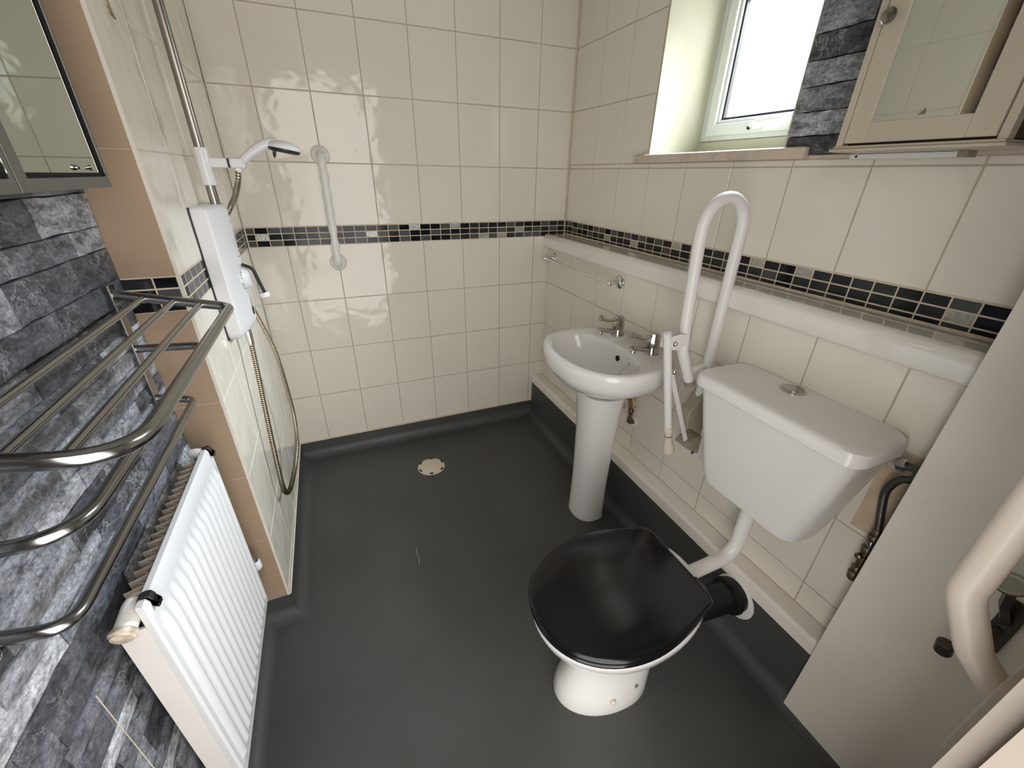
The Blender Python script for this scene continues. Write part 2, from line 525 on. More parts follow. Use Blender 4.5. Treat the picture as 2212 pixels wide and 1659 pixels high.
# cream bed of the mosaic, one strip for each wall
struct('trim_7', MB().box(XL, 0, T, 0.0007, H['H5'] - 0.001, H['H4'] + 0.001), 'grout_cream')
struct('trim_8', MB().box(0.0007, T, 0, YF, H['H5'] - 0.001, H['H4'] + 0.001), 'grout_cream')
struct('trim_9', MB().box(XL - 0.0006, XL - T, 0, YN, H['H5'] - 0.001, H['H4'] + 0.001), 'grout_cream')
struct('trim_10', MB().box(XS, XL, YN + 0.0007, YN + T, H['H5'] - 0.001, H['H4'] + 0.001), 'grout_cream')
eb = sorted([-0.048 - 0.05 * k for k in range(30)] + [0.0, XL])
mosaic(wall_back, 'back', T, eb, ["GBGGBDBGBBDBGBSBBGSBDDBBGDBBGDD", "BSBDDBGBBGSGDGBBGDBBDDDGBSDGDGB", "GBGBGGDGDGDDBGBGBBGDGSGSBDGGBBD"])

# ---- right wall above the shelf
ry = [0.0] + [-0.2317 - 0.2 * k for k in range(9)] + [YF]
def sub_rect(y1, y0, z0, z1):
    """cell (y0<y1) minus window opening and minus the stone-clad strip right of it"""
    out = []
    if z1 <= 1.452: return [(y0, y1, z0, z1)]
    if z0 < 1.452: out.append((y0, y1, z0, 1.452))
    zz = max(z0, 1.452)
    a = max(y0, WY0)
    if a < y1 - 0.003: out.append((a, y1, zz, z1))
    b0, b1 = max(y0, WY1), min(y1, WY0)
    if b1 - b0 > 0.003 and z1 > WZ1: out.append((b0, b1, max(zz, WZ1), z1))
    return out
for z0, z1 in ROWS_UP:
    for a, c in zip(ry[:-1], ry[1:]):
        for (y0, y1, q0, q1) in sub_rect(a, c, z0, z1):
            if q1 - q0 > 0.005: put_tile(wall_right, 'tile', 'right', T, y0, y1, q0, q1)
er = sorted([-0.032 - 0.05 * k for k in range(41)] + [0.0, YF], reverse=True)
mosaic(wall_right, 'right', T, er, ["BGBGDBGGBGBGBGBGBSBGBDDBSBBSDBDDBDGBDSB", "BBGBBGBBSBBBSBDBGBBDDDGBDGBDDBBBBDSBSBDB", "BDDBDBBDBDBBDBDDBBDDDBBDDDBBDDBDBBDBBDBD"])

# ---- shower wall (left) and its end
ly = [0.0, -0.15, -0.35, -0.55, -0.75, YN]
for z0, z1 in ROWS_UP + ROWS_LO:
    for a, c in zip(ly[:-1], ly[1:]):
        put_tile(wall_left, 'tile', 'left', XL - T, a, c, z0, z1, gap=0.0022)
el = sorted([-0.02 - 0.05 * k for k in range(19)] + [0.0, YN], reverse=True)
mosaic(wall_left, 'left', XL - T, el, ["DGBDGBDBGDBDGDBGDBGD", "GDBGDDBGDBDGBDGDBDGB", "DBGDBGDBDGBDDBGDBDBG"])
for z0, z1 in ROWS_UP + ROWS_LO:
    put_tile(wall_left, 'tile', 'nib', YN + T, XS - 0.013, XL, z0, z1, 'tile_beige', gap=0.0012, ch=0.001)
mosaic(wall_left, 'nib', YN + T, [XS - 0.013, XS + 0.048, XL], ["DB", "BG", "BB"])
# white edge trim on the outer corner
struct('trim_11', MB().box(XL - 0.006, XL + 0.0012, YN - 0.0012, YN + 0.004, 0.0945, CEIL), 'tile')

# ---- stone-effect cladding
_sv = []
for k in range(10):
    rnd = random.Random(50 + k)
    mb = MB(); nx, nz = 6, 3
    vs = []
    for j in range(nz + 1):
        for i in range(nx + 1):
            u, v = i / nx - 0.5, j / nz - 0.5
            ed = i in (0, nx) or j in (0, nz)
            h = 0.35 + 0.25 * rnd.random() if ed else 0.6 + 0.55 * rnd.random()
            du = rnd.uniform(-0.03, 0.03) if not ed else 0
            dv = rnd.uniform(-0.06, 0.06) if not ed else (rnd.uniform(-0.05, 0.0) * (1 if v > 0 else -1) if j in (0, nz) and i not in (0, nx) else 0)
            vs.append((u + du, v + dv, h))
    fs = [(j * (nx + 1) + i, j * (nx + 1) + i + 1, (j + 1) * (nx + 1) + i + 1, (j + 1) * (nx + 1) + i) for j in range(nz) for i in range(nx)]
    rim = [i for i in range(nx + 1)] + [j * (nx + 1) + nx for j in range(1, nz + 1)] + [nz * (nx + 1) + i for i in range(nx - 1, -1, -1)] + [j * (nx + 1) for j in range(nz - 1, 0, -1)]
    o0 = len(vs)
    for i in rim: vs.append((vs[i][0], vs[i][1], -0.6))
    L = len(rim)
    for i in range(L):
        j = (i + 1) % L
        fs.append((o0 + i, o0 + j, rim[j], rim[i]))
    me = mb.add(vs, fs).mesh('stone', 50)
    me.materials.append(MATS['stone'])
    _sv.append(me)
def put_stone(parent, side, off, a0, a1, z0, z1, rnd):
    o = bpy.data.objects.new('stone', rnd.choice(_sv))
    col.objects.link(o); o.parent = parent
    a0, a1 = min(a0, a1), max(a0, a1)
    d = rnd.uniform(0.004, 0.011)
    o.matrix_local = frame_matrix(side, off, (a0 + a1) / 2, (z0 + z1) / 2, 0.0) @ Matrix.Diagonal((a1 - a0 - 0.0012, z1 - z0 - 0.0012, d, 1))
rnd = random.Random(21)
z = 0.095
nst = 0
while z < 1.95:
    h = rnd.choice((0.042, 0.05, 0.055, 0.062, 0.035))
    y = YN - 0.001
    while y > YF + 0.001:
        L = rnd.uniform(0.12, 0.27)
        y2 = max(y - L, YF)
        if y2 - YF < 0.06: y2 = YF
        put_stone(wall_near, 'left', XS - 0.010, y2, y, z, z + h, rnd); nst += 1
        y = y2
    z += h
# a light grout line of the large printed tile
struct('trim_12', MB().box(XS + 0.0015, XS + 0.0026, -1.5800, -1.5790, 0.10, 0.71), 'grout_cream')
z = 1.4605
while z < 2.28:
    h = rnd.choice((0.045, 0.055, 0.062, 0.07))
    y = WY1
    while y > YF:
        y2 = max(y - rnd.uniform(0.10, 0.22), YF)
        put_stone(wall_right, 'right', -0.0002, y, y2, z, z + h, rnd)
        y = y2
    z += h
struct('trim_24', MB().box(0.0004, T, WY1 - 0.002, YF, 1.4605, CEIL), 'grout_dark')
struct('trim_13', MB().box(-0.003, T, -1.275, YF, 1.4525, 1.4605), 'sill_stain')

# ---- boxed-in lower part of the right wall, with its shelf and low pipe ledge
BXW = -0.10
wall_box = struct('wall_boxing', MB().box(BXW + G, T, 0.0, YF, 0.20, 1.05), 'grout')
by = [0.0] + [-0.1075 - 0.2 * k for k in range(10)] + [YF]
for z0, z1 in [(H['H6'], 1.048), (H['H7'], H['H6']), (H['H8'], H['H7']), (0.279, H['H8'])]:
    for a, c in zip(by[:-1], by[1:]):
        put_tile(wall_box, 'tile', 'right', BXW + T, c, a, z0, z1)
prof = [(-0.0015, 1.052), (-0.0015, 1.118)]
for k in range(9):
    a = math.radians(90 + 90 * k / 8)
    prof.append((-0.105 + 0.022 * math.cos(a), 1.096 + 0.022 * math.sin(a)))
for k in range(5):
    a = math.radians(180 + 90 * k / 4)
    prof.append((-0.117 + 0.010 * math.cos(a), 1.060 + 0.010 * math.sin(a)))
shelf = struct('trim_14', MB().prism(prof, 'y', -0.0015, YF), 'shelf_gloss', 40)
struct('trim_15', MB().tube([(-0.003, -0.003, 1.1185), (-0.003, YF, 1.1185)], 0.0035, 8), 'grout_cream', 60)
# low pipe ledge: capping with a rounded lip, vinyl runs up under it
prof = [(BXW + 0.004, 0.222), (BXW + 0.004, 0.277), (-0.150, 0.277)]
for k in range(7):
    a = math.radians(90 + 90 * k / 6)
    prof.append((-0.152 + 0.012 * math.cos(a), 0.265 + 0.012 * math.sin(a)))
prof += [(-0.164, 0.226), (-0.158, 0.222)]
struct('trim_16', MB().prism(prof, 'y', -0.001, YF), 'paint_cream', 40)
struct('trim_17', MB().box(LED + 0.0005, BXW + 0.01, -0.001, YF, 0.0, 0.224), 'grout')

# ------------------------------------------------------------------ window
XF = 0.25
def ring_yz(x0, x1, ya, yb, za, zb, wl):
    mb = MB()
    mb.box(x0, x1, ya, ya - wl, za, zb); mb.box(x0, x1, yb + wl, yb, za, zb)
    mb.box(x0, x1, ya - wl, yb + wl, za, za + wl); mb.box(x0, x1, ya - wl, yb + wl, zb - wl, zb)
    return mb
win = struct('window_1', ring_yz(XF + 0.02, XF + 0.05, WY0, WY1, WZ0, WZ1, 0.05), 'upvc')
obj('window_frame', ring_yz(XF - 0.005, XF + 0.03, WY0 - 0.0, WY1 + 0.0, 1.532, WZ1, 0.036), 'upvc', win, bevel=0.004)
obj('window_subframe', MB().box(XF - 0.012, XF + 0.03, WY0, WY1, WZ0, 1.531), 'paint_reveal', win, bevel=0.003)
sash = obj('window_sash', ring_yz(XF - 0.022, XF + 0.02, WY0 - 0.038, WY1 + 0.038, 1.548, WZ1 - 0.038, 0.040), 'upvc', win, bevel=0.005)
obj('glazing_bead', ring_yz(XF - 0.012, XF + 0.018, WY0 - 0.078, WY1 + 0.078, 1.588, WZ1 - 0.078, 0.012), 'upvc', sash, bevel=0.004)
obj('gasket', ring_yz(XF - 0.004, XF + 0.018, WY0 - 0.090, WY1 + 0.090, 1.600, WZ1 - 0.090, 0.008), 'gasket', sash)
obj('pane', MB().box(XF + 0.010, XF + 0.014, WY0 - 0.093, WY1 + 0.093, 1.603, WZ1 - 0.093), 'lit_pane', win)
hb = MB().box(XF - 0.034, XF - 0.022, -0.860, -0.915, 1.556, 1.574)
hd = obj('window_handle', hb, 'upvc', win, bevel=0.004)
obj('lever', MB().tube(fillet([(XF - 0.034, -0.875, 1.562), (XF - 0.048, -0.885, 1.566), (XF - 0.050, -0.905, 1.578), (XF - 0.048, -1.0, 1.580)], 0.01), [0.006] * 8 + [0.0075] * 10, 10), 'upvc', hd)
obj('key_hole', MB().lathe((XF - 0.048, -0.882, 1.562), (-1, 0, 0), [(0, 0.006), (0.004, 0.006)], 12), 'hole', hd)
# recess lining
struct('trim_18', MB().box(-0.004, 0.172, WY0 - 0.008, WY0 + 0.002, WZ0, WZ1), 'paint_reveal')
struct('trim_19', MB().box(0.174, XF + 0.03, WY0 - 0.004, WY0 + 0.002, WZ0, WZ1), 'paint_reveal')
struct('trim_20', MB().box(0.0, XF + 0.03, WY1 - 0.002, WY1 + 0.006, WZ0, WZ1), 'paint_reveal')
struct('trim_21', MB().box(0.0, XF + 0.03, WY0, WY1, WZ1 - 0.006, WZ1 + 0.002), 'paint_reveal')
struct('trim_22', MB().box(0.006, XF + 0.03, WY0, WY1, WZ0 - 0.004, WZ0 + 0.001), 'paint_reveal')
sp = rrect(-0.022, 0.010, -1.268, -0.550, 0.008, 1.4525)
sp2 = rrect(-0.022, 0.010, -1.268, -0.550, 0.008, 1.4785)
sp3 = rrect(-0.017, 0.010, -1.264, -0.554, 0.006, 1.4815)
struct('trim_23', MB().loft([sp, sp2, sp3]), 'sill_stain', 40)

# ------------------------------------------------------------------ toilet
CY = -1.548
wc = thing('toilet_pan', (-0.63, CY, 0), 'white toilet pan with closed black seat and lid, below the cistern', 'toilet')
R_ = [(0, -.800, -.50, .108), (.010, -.802, -.498, .109), (.05, -.791, -.495, .102), (.10, -.770, -.485, .091), (.16, -.760, -.465, .086), (.20, -.768, -.45, .093), (.245, -.800, -.425, .125), (.29, -.840, -.41, .152), (.33, -.866, -.402, .169), (.365, -.880, -.398, .178), (.386, -.884, -.395, .180), (.395, -.880, -.397, .177)]
obj('pan_body', MB().loft([egg((f + b_) / 2 + (0.03 if z_ < 0.2 else 0.0), f, b_, h_, CY, z_, 56, 2.0, 2.3) for z_, f, b_, h_ in R_]), 'ceramic', wc, 50)
def lid_outline(xf, xb, hw, hb_, z_, n=40):
    """D outline: round front, sides running in to a straight hinge edge with rounded corners"""
    xm = -0.655
    pts = []
    for k in range(n + 1):
        t = -PI / 2 + PI * k / n
        pts.append((xm - (xm - xf) * abs(math.cos(t)) ** 0.92, CY + hw * math.copysign(abs(math.sin(t)) ** 0.96, math.sin(t)), z_))
    side = []
    for k in range(1, 9):
        s = k / 8
        side.append((xm + (xb - 0.036 - xm) * s, hw - (hw - hb_ - .004) * s ** 1.7))
    cor = []
    x1, y1 = side[-1]
    for k in range(1, 6):
        a = PI / 2 * k / 5
        cor.append((x1 + 0.036 * math.sin(a), y1 - 0.040 * (1 - math.cos(a))))
    sd = side + cor
    pts += [(x, CY + y, z_) for x, y in sd]
    pts += [(x, CY - y, z_) for x, y in reversed(sd)]
    return pts
def lid_loft(z0, prof, xf, xb, hw, hb_):
    o_ = lid_outline(xf, xb, hw, hb_, 0); c = Vector((-.65, CY, 0))
    return MB().loft([[c + (Vector(p) - c) * (1 - i / .2) + Vector((0, 0, z0 + dz)) for p in o_] for dz, i in prof])
seat = obj('seat', lid_loft(0.3965, [(0, .006), (.003, .001), (.009, 0), (.014, .002), (.016, .006)], -.888, -.440, .186, .142), 'black_plastic', wc, 30)
o_ = lid_outline(-.890, -.432, .187, .142, 0); c_ = Vector((-.65, CY, 0)); lr = []
for dz, k_ in ((0, .965), (.003, .994), (.008, 1.0), (.012, .988), (.0142, .965)):
    lr.append([c_ + (Vector(p) - c_) * k_ + Vector((0, 0, .4135 + dz)) for p in o_])
for k_ in (.94, .88, .78, .64, .48, .32, .16, .02):
    r_ = []
    for p in o_:
        q = c_ + (Vector(p) - c_) * k_
        q.z = .4135 + .0146 + .0125 * (1.06 - ((q.x + .66) / .262) ** 2 - ((q.y - CY) / .215) ** 2) * min(1.0, (1 - k_) / .22 + .05)
        r_.append(q)
    lr.append(r_)
lid = obj('lid', MB().loft(lr), 'black_plastic', wc, 60)
for s in (-1, 1):
    obj('hinge', MB().tube([(-.424, CY + s * .075 - .02, .405), (-.424, CY + s * .075 + .02, .405)], .009, 12), 'black_plastic', wc)
    obj('fixing_cap', MB().lathe((-.672 if s < 0 else -.66, CY + s * .094, .052), (0, s, 0.35), [(0, .008), (.010, .008), (.014, .004)], 12), 'plastic_cream', wc)
obj('fixing_hole', MB().lathe((-.592, CY - .0955, .075), (0, -1, 0.15), [(0, .0065), (.004, .006)], 12), 'mark_grey', wc)
obj('flush_inlet', MB().lathe((-.41, CY, .338), (1, 0, 0), [(-.03, .03), (0.018, .03), (0.020, .026)], 20), 'ceramic', wc)
# pan connector
pc = thing('pan_connector', (-.30, -1.575, .12), 'black rubber waste connector running from toilet pan into low ledge', 'pipe')
obj('collar', MB().lathe((-.205, -1.578, .183), (1, -0.05, 0), [(0, .048), (.004, .058), (.016, .060), (.02, .056), (.036, .056), (.042, .050)], 28), 'rubber', pc)
obj('spigot', MB().tube(spline([(-.425, CY - .01, .195), (-.36, CY - .015, .19), (-.27, -1.572, .185), (-.19, -1.578, .183)]), .048, 24), 'rubber', pc)
tag(obj('wall_flange', MB().lathe((-.1635, -1.583, .172), (-1, 0, 0), [(0, .071), (.004, .071), (.007, .066)], 32), 'plastic_gloss', None), 'white round wall plate behind black waste connector', 'flange')
# flush pipe
fp = tag(obj('flush_pipe', MB().tube(fillet([(-.192, CY, .556), (-.192, CY, .345), (-.405, CY, .338)], [0, .07, 0], 10), .0215, 20), 'plastic_gloss', None), 'white plastic flush pipe bending from cistern down to toilet pan', 'pipe')

# ------------------------------------------------------------------ cistern
ci = thing('cistern', (-.19, -1.547, .55), 'white plastic low level cistern with chrome push button on its lid', 'cistern')
S_ = [(.556, -.238, -1.405, -1.692, .04), (.562, -.250, -1.397, -1.702, .045), (.60, -.258, -1.388, -1.712, .045), (.74, -.272, -1.360, -1.742, .042), (.874, -.286, -1.338, -1.766, .038)]
obj('tank', MB().loft([rrect(xf, -.1015, y1, y0, r_, z_) for z_, xf, y0, y1, r_ in S_]), 'plastic_gloss', ci, 40)
obj('cistern_lid', MB().loft([rrect(-.292 - 0.006 + i, -.1012, -1.778 + i, -1.324 - i, .04, z_) for z_, i in ((.868, .004), (.871, 0), (.894, 0), (.902, .003), (.906, .010), (.9075, .020))]), 'plastic_gloss', ci, 40)
pb = obj('flush_button', MB().lathe((-.145, -1.520, .9068), (0, 0, 1), [(0, .031), (.003, .031), (.0045, .028)], 32), 'chrome_tap', ci)
obj('button_half', MB().prism([(-.145 + .024 * math.cos(a), -1.520 + .024 * math.sin(a)) for a in [math.radians(40 + 10 * k) for k in range(19)]], 'z', .9110, .9126), 'chrome_tap', pb)
obj('button_half', MB().prism([(-.143 + .022 * math.cos(a), -1.522 + .022 * math.sin(a)) for a in [math.radians(225 + 10 * k) for k in range(17)]], 'z', .9110, .9122), 'satin_metal', pb)
# water supply
su = thing('supply_hose', (-.13, -1.80, .50), 'braided metal supply hose with isolating valve beside the cistern', 'hose')
obj('coupling_nut', MB().lathe((-.135, -1.766, .848), (0, -1, 0), [(0, .0115), (.012, .0115)], 6), 'chrome', su, None)
obj('coupling_nut', MB().lathe((-.135, -1.778, .850), (0, -1, .2), [(0, .014), (.014, .014)], 6), 'chrome', su, None)
obj('braided_hose', MB().tube(spline([(-.135, -1.792, .852), (-.137, -1.808, .858), (-.142, -1.820, .850), (-.140, -1.812, .832), (-.135, -1.793, .815), (-.131, -1.781, .775), (-.13, -1.788, .730), (-.13, -1.798, .690), (-.13, -1.802, .672)], 8), .0085, 12), 'steel_hose', su)
for a, c, r_, m_ in ((.672, .650, .0105, 'brass_dark'), (.655, .638, .0135, 'brass_dark'), (.640, .612, .010, 'chrome_warm'), (.618, .596, .0135, 'brass_dark'), (.598, .545, .0095, 'brass_dark'), (.550, .530, .0125, 'brass_dark'), (.532, .508, .0135, 'brass_dark')):
    obj('valve_section', MB().lathe((-.13, -1.802, a), (0, -0.004, c - a), [(0, r_ * .9), (.002, r_), (a - c - .002, r_), (a - c, r_ * .9)], 10), m_, su)
obj('valve_screw', MB().lathe((-.138, -1.80, .587), (-1, .2, 0), [(0, .008), (.010, .008), (.013, .004)], 10), 'brass_dark', su)

tag(obj('plaster_patch', MB().box(-.1028, -.0985, -1.742, -1.832, .625, .868), 'plaster', None), 'bare tan plaster patch on tiles behind the supply hose', 'patch')

# ------------------------------------------------------------------ basin
BY = -0.905
bs = thing('basin', (-.31, BY, .60), 'white oval wash basin on a pedestal below the tiled shelf', 'basin')
BR_ = [(.640, -.385, -.13, .105), (.655, -.41, -.12, .125), (.69, -.465, -.11, .185), (.725, -.502, -.106, .228), (.76, -.522, -.1045, .250), (.795, -.528, -.104, .257), (.808, -.527, -.104, .256), (.815, -.521, -.105, .251), (.8175, -.512, -.107, .244)]
IN_ = [(.8155, -.500, -.235, .222), (.810, -.493, -.238, .214), (.79, -.484, -.240, .205), (.755, -.468, -.243, .186), (.72, -.440, -.250, .150), (.700, -.405, -.262, .105), (.694, -.36, -.29, .05), (.693, -.34, -.305, .02)]
rings = [egg(-.33 if z_ > .7 else (f + b_) / 2, f, b_, h_, BY, z_, 64, 2.05, 2.9) for z_, f, b_, h_ in BR_]
rings += [egg((f + b_) / 2 + .01, f, b_, h_, BY, z_, 64, 2.1, 2.3) for z_, f, b_, h_ in IN_]
obj('bowl', MB().loft(rings), 'ceramic', bs, 60)
ov = obj('overflow_hole', MB().lathe((-.2435, BY - .008, .768), (-1, 0, .12), [(0, .0115), (.0018, .0115), (.002, .010)], 20), 'hole', bs)
st = obj('chain_stay', MB().lathe((-.246, BY - .088, .776), (-1, .3, .1), [(0, .007), (.006, .007), (.010, .004)], 14), 'chrome', bs)
obj('plug_chain', MB().tube(spline([(-.256, BY - .086, .774), (-.268, BY - .082, .758), (-.30, BY - .070, .722), (-.33, BY - .03, .698)], 6), .0014, 6), 'chrome_warm', bs)
pd = [(0.0, .078, .082), (.008, .079, .083), (.03, .077, .081), (.20, .075, .080), (.45, .080, .088), (.58, .088, .098), (.639, .096, .106)]
tag(obj('basin_pedestal', MB().loft([egg(-.295, -.295 - rx, -.295 + rx * .75, ry, BY, z_, 40, 2.3, 3.0) for z_, rx, ry in pd]), 'ceramic', None, 50), 'white ceramic pedestal standing under the wash basin', 'pedestal')
# taps
tap = thing('basin_tap', (-.170, -.797, .8165), 'chrome lever basin tap, the one farther from the cistern', 'tap', 'lever taps on the basin')
ty = -.797; tx = -.170
obj('tap_base', MB().lathe((tx, ty, .8145), (0, 0, 1), [(0, .026), (.006, .0265), (.016, .024), (.024, .020), (.030, .019)], 24), 'chrome_tap', tap)
obj('tap_head', MB().lathe((tx, ty, .843), (0, 0, 1), [(0, .019), (.004, .0235), (.018, .0240), (.046, .0205), (.052, .0190), (.054, .015)], 12), 'chrome_tap', tap, 20)
obj('spout', MB().loft([[(tx + .008 - d, ty + a * math.cos(2 * PI * j / 14), z_ + c * math.sin(2 * PI * j / 14)) for j in range(14)] for d, a, c, z_ in ((0, .015, .012, .829), (.03, .014, .011, .834), (.06, .0125, .010, .841), (.095, .0115, .010, .849), (.101, .0115, .010, .849))]), 'chrome_tap', tap)
obj('aerator', MB().lathe((tx - .084, ty, .846), (-.25, 0, -1), [(0, .0115), (.016, .0115), (.018, .009)], 14), 'chrome_tap', tap)
lv = spline([(tx - .010, ty, .884), (tx - .050, ty, .884), (tx - .075, ty, .892), (tx - .092, ty, .899)], 5)
obj('lever', MB().tube(lv, [.0075 + .0055 * max(0, (i / (len(lv) - 1) - .6) / .4) for i in range(len(lv))], 12), 'chrome_tap', tap)
def dup(root, delta, label):
    r = root.copy(); col.objects.link(r)
    r.location = root.location + Vector(delta); r['label'] = label
    for ch in list(root.children):
        c = ch.copy(); col.objects.link(c); c.parent = r; c.matrix_parent_inverse = ch.matrix_parent_inverse.copy()
    return r
dup(tap, (0, -.212, 0), 'chrome lever basin tap, the one nearer to the cistern')
# isolating valve and tail under the basin
iv = thing('isolating_valve', (-.115, -.905, .42), 'brown corroded isolating valve and copper tail behind basin pedestal', 'valve')
obj('tail_pipe', MB().tube(spline([(-.135, -.880, .655), (-.130, -.885, .58), (-.122, -.893, .53), (-.120, -.90, .50)], 6), .0065, 10), 'copper', iv)
obj('valve_body', MB().lathe((-.120, -.90, .505), (0, -.02, -1), [(0, .010), (.004, .012), (.018, .012), (.022, .008), (.04, .008), (.044, .012), (.066, .012), (.070, .008)], 10), 'brass_dark', iv)
obj('valve_elbow', MB().tube([(-.120, -.902, .440), (-.100, -.905, .440)], .011, 10), 'brass_dark', iv)
tag(obj('pipe_collar', MB().lathe((-.1005, -.905, .440), (-1, 0, 0), [(0, .022), (.003, .022), (.004, .018)], 20), 'plastic_gloss', None), 'small white pipe collar on tiles behind the isolating valve', 'collar')
tag(obj('wall_cutout', MB().box(-.1035, -.098, -.80, -.905, .455, .60), 'cap_dirty', None), 'brown stained cut-out in wall tiles behind basin pedestal', 'cutout')

# ------------------------------------------------------------------ towel bar with glass rod
tb = thing('towel_bar', (-.10, -.385, 1.004), 'clear rod towel bar with chrome roses under the tiled shelf', 'towel rail')
for yy in (-.088, -.680):
    rs = obj('rose', MB().lathe((-.1005, yy, 1.004), (-1, 0, 0), [(0, .028), (.004, .028), (.009, .024), (.014, .013), (.022, .009), (.055, .008)], 28), 'chrome', tb)
    obj('finial', MB().lathe((-.155, yy - .016, 1.004), (0, 1, 0), [(0, .004), (.004, .010), (.016, .012), (.028, .010), (.032, .004)], 18), 'chrome', rs)
obj('rod', MB().tube([(-.155, -.082, 1.004), (-.155, -.686, 1.004)], .0062, 16), 'acrylic', tb)

# ------------------------------------------------------------------ hinged support rail (folded up)
SY = -1.235
sr = thing('support_rail', (-.10, SY, .50), 'white hinged toilet support rail folded upright between basin and cistern', 'grab rail')
arc = [(-.2105 + .0745 * math.cos(a), SY, 1.277 + .080 * math.sin(a)) for a in [PI - PI * k / 16 for k in range(17)]]
loop = fillet([(-.199, SY, .808), (-.258, SY, .925), (-.270, SY, 1.02), (-.284, SY, 1.24)], .08, 8) + [Vector(p) for p in arc] + [Vector((-.136, SY, 1.2)), Vector((-.134, SY, .68))]
obj('loop_tube', MB().tube(loop, .0168, 20), 'rail_white', sr, 50)
obj('end_cap', MB().lathe((-.2035, SY, .8175), (.45, 0, -.89), [(0, .0178), (.022, .0178), (.024, .015)], 20), 'olive_steel', sr)
obj('cross_tube', MB().tube([(-.215, SY, .850), (-.136, SY, .858)], .011, 14), 'rail_white', sr)
lg = obj('drop_leg', MB().tube([(-.337, SY - .004, .992), (-.250, SY - .004, .640)], .0125, 18), 'rail_white', sr)
obj('leg_cap', MB().lathe((-.337, SY - .004, .992), (-.24, 0, .97), [(0, .0130), (.003, .0130), (.005, .010)], 18), 'plastic_white', lg)
d = Vector((.087, 0, -.352)).normalized()
p0 = Vector((-.252, SY - .004, .648))
obj('leg_ferrule', MB().lathe(p0, d, [(0, .0145), (.003, .0155), (.020, .0150), (.022, .0125), (.048, .0122)], 18), 'plastic_cream', lg)
obj('rubber_band', MB().lathe(p0 + d * .036, d, [(0, .0127), (.003, .0127)], 18), 'rubber', lg)
obj('ferrule_foot', MB().lathe(p0 + d * .048, d, [(0, .0115), (.006, .0130), (.032, .0165), (.052, .0200), (.062, .0205), (.066, .018)], 20), 'plastic_cream', lg)
for (bx_, bz) in ((-.316, .962), (-.296, .866)):
    obj('bolt', MB().lathe((bx_ + .004, SY - .015, bz), (0.1, -1, 0), [(0, .009), (.004, .0085), (.008, .005)], 14), 'chrome', sr)
obj('leg_clip', MB().prism([(-.330, .945), (-.330, .985), (-.305, .990), (-.262, .985), (-.262, .955), (-.300, .940)], 'y', SY - .017, SY - .013), 'rail_white', sr)
obj('leg_clip', MB().prism([(-.336, .945), (-.336, .985), (-.305, .990), (-.262, .985), (-.262, .955), (-.300, .940)], 'y', SY + .013, SY + .016), 'rail_white', sr)
obj('strut', MB().prism([(-.303, .860), (-.288, .865), (-.148, .566), (-.162, .560)], 'y', SY - .010, SY - .006), 'rail_white', sr)
obj('hinge_plate', MB().prism([(-.1015, .775), (-.135, .775), (-.165, .72), (-.185, .705), (-.192, .675), (-.180, .640), (-.1015, .585)], 'y', SY - .022, SY + .022), 'olive_steel', sr, bevel=0.004)
obj('foot_plate', MB().prism([(-.1015, .590), (-.135, .588), (-.170, .566), (-.172, .555), (-.125, .522), (-.1015, .512)], 'y', SY - .028, SY + .028), 'olive_steel', sr, bevel=0.003)
obj('plate_screw', MB().lathe((-.135, SY - .0275, .527), (0, -1, 0), [(0, .006), (.004, .005)], 12), 'hook_dark', sr)
obj('wall_plate', MB().box(-.1075, -.1010, SY - .040, SY + .040, .490, .800), 'rail_white', sr, bevel=0.002)

# ------------------------------------------------------------------ floor drain, lint
dr = thing('floor_drain', (-.903, -.330, 0), 'round cream shower drain cover set in the grey floor', 'drain')
obj('drain_rim', MB().lathe((-.903, -.330, -.001), (0, 0, 1), [(0, .0705), (.003, .0705), (.0045, .068), (.0046, .062)], 48), 'plastic_cream', dr)
obj('drain_cover', MB().lathe((-.903, -.330, .0030), (0, 0, 1), [(0, .060), (.003, .060), (.0042, .056)], 48), 'plastic_cream', dr)
for k in range(6):
    a = math.radians(60 * k + 18)
    me = MB().prism([(-.903 + r_ * math.cos(a + t), -.330 + r_ * math.sin(a + t)) for r_, t in ((.0635, -.16), (.0675, -.12), (.0675, .12), (.0635, .16), (.0600, .09), (.0600, -.09))], 'z', .0036, .0082)
    obj('drain_slot', me, 'hole', dr)
tag(obj('lint_thread', MB().tube(spline([(-1.078, -.832, .002), (-1.086, -.86, .003), (-1.083, -.895, .002), (-1.088, -.93, .002)], 6), .0006, 6), 'lint', None), 'short pale thread of lint lying on the floor', 'lint')

# ------------------------------------------------------------------ grab rail on back wall
gr = thing('grab_rail', (-1.185, 0, 1.02), 'white fluted vertical grab rail on back wall beside the shower', 'grab rail')
pth = resample(fillet([(-1.187, -.004, 1.462), (-1.187, -.058, 1.462), (-1.191, -.058, 1.028), (-1.191, -.004, 1.028)], .035, 8), .006)
rad = []
for p in pth:
    zz = p.z
    rad.append(.0165 + (.0018 * math.sin((zz - 1.03) / .43 * 2 * PI * 6.5) if 1.07 < zz < 1.43 else 0))
obj('rail_tube', MB().tube(pth, rad, 20), 'plastic_gloss', gr, 60)
for zz in (1.462, 1.028):
    obj('rose', MB().lathe((-1.189, -.0005, zz), (0, -1, 0), [(0, .037), (.006, .0365), (.012, .033), (.017, .024), (.019, .018)], 32), 'plastic_gloss', gr)

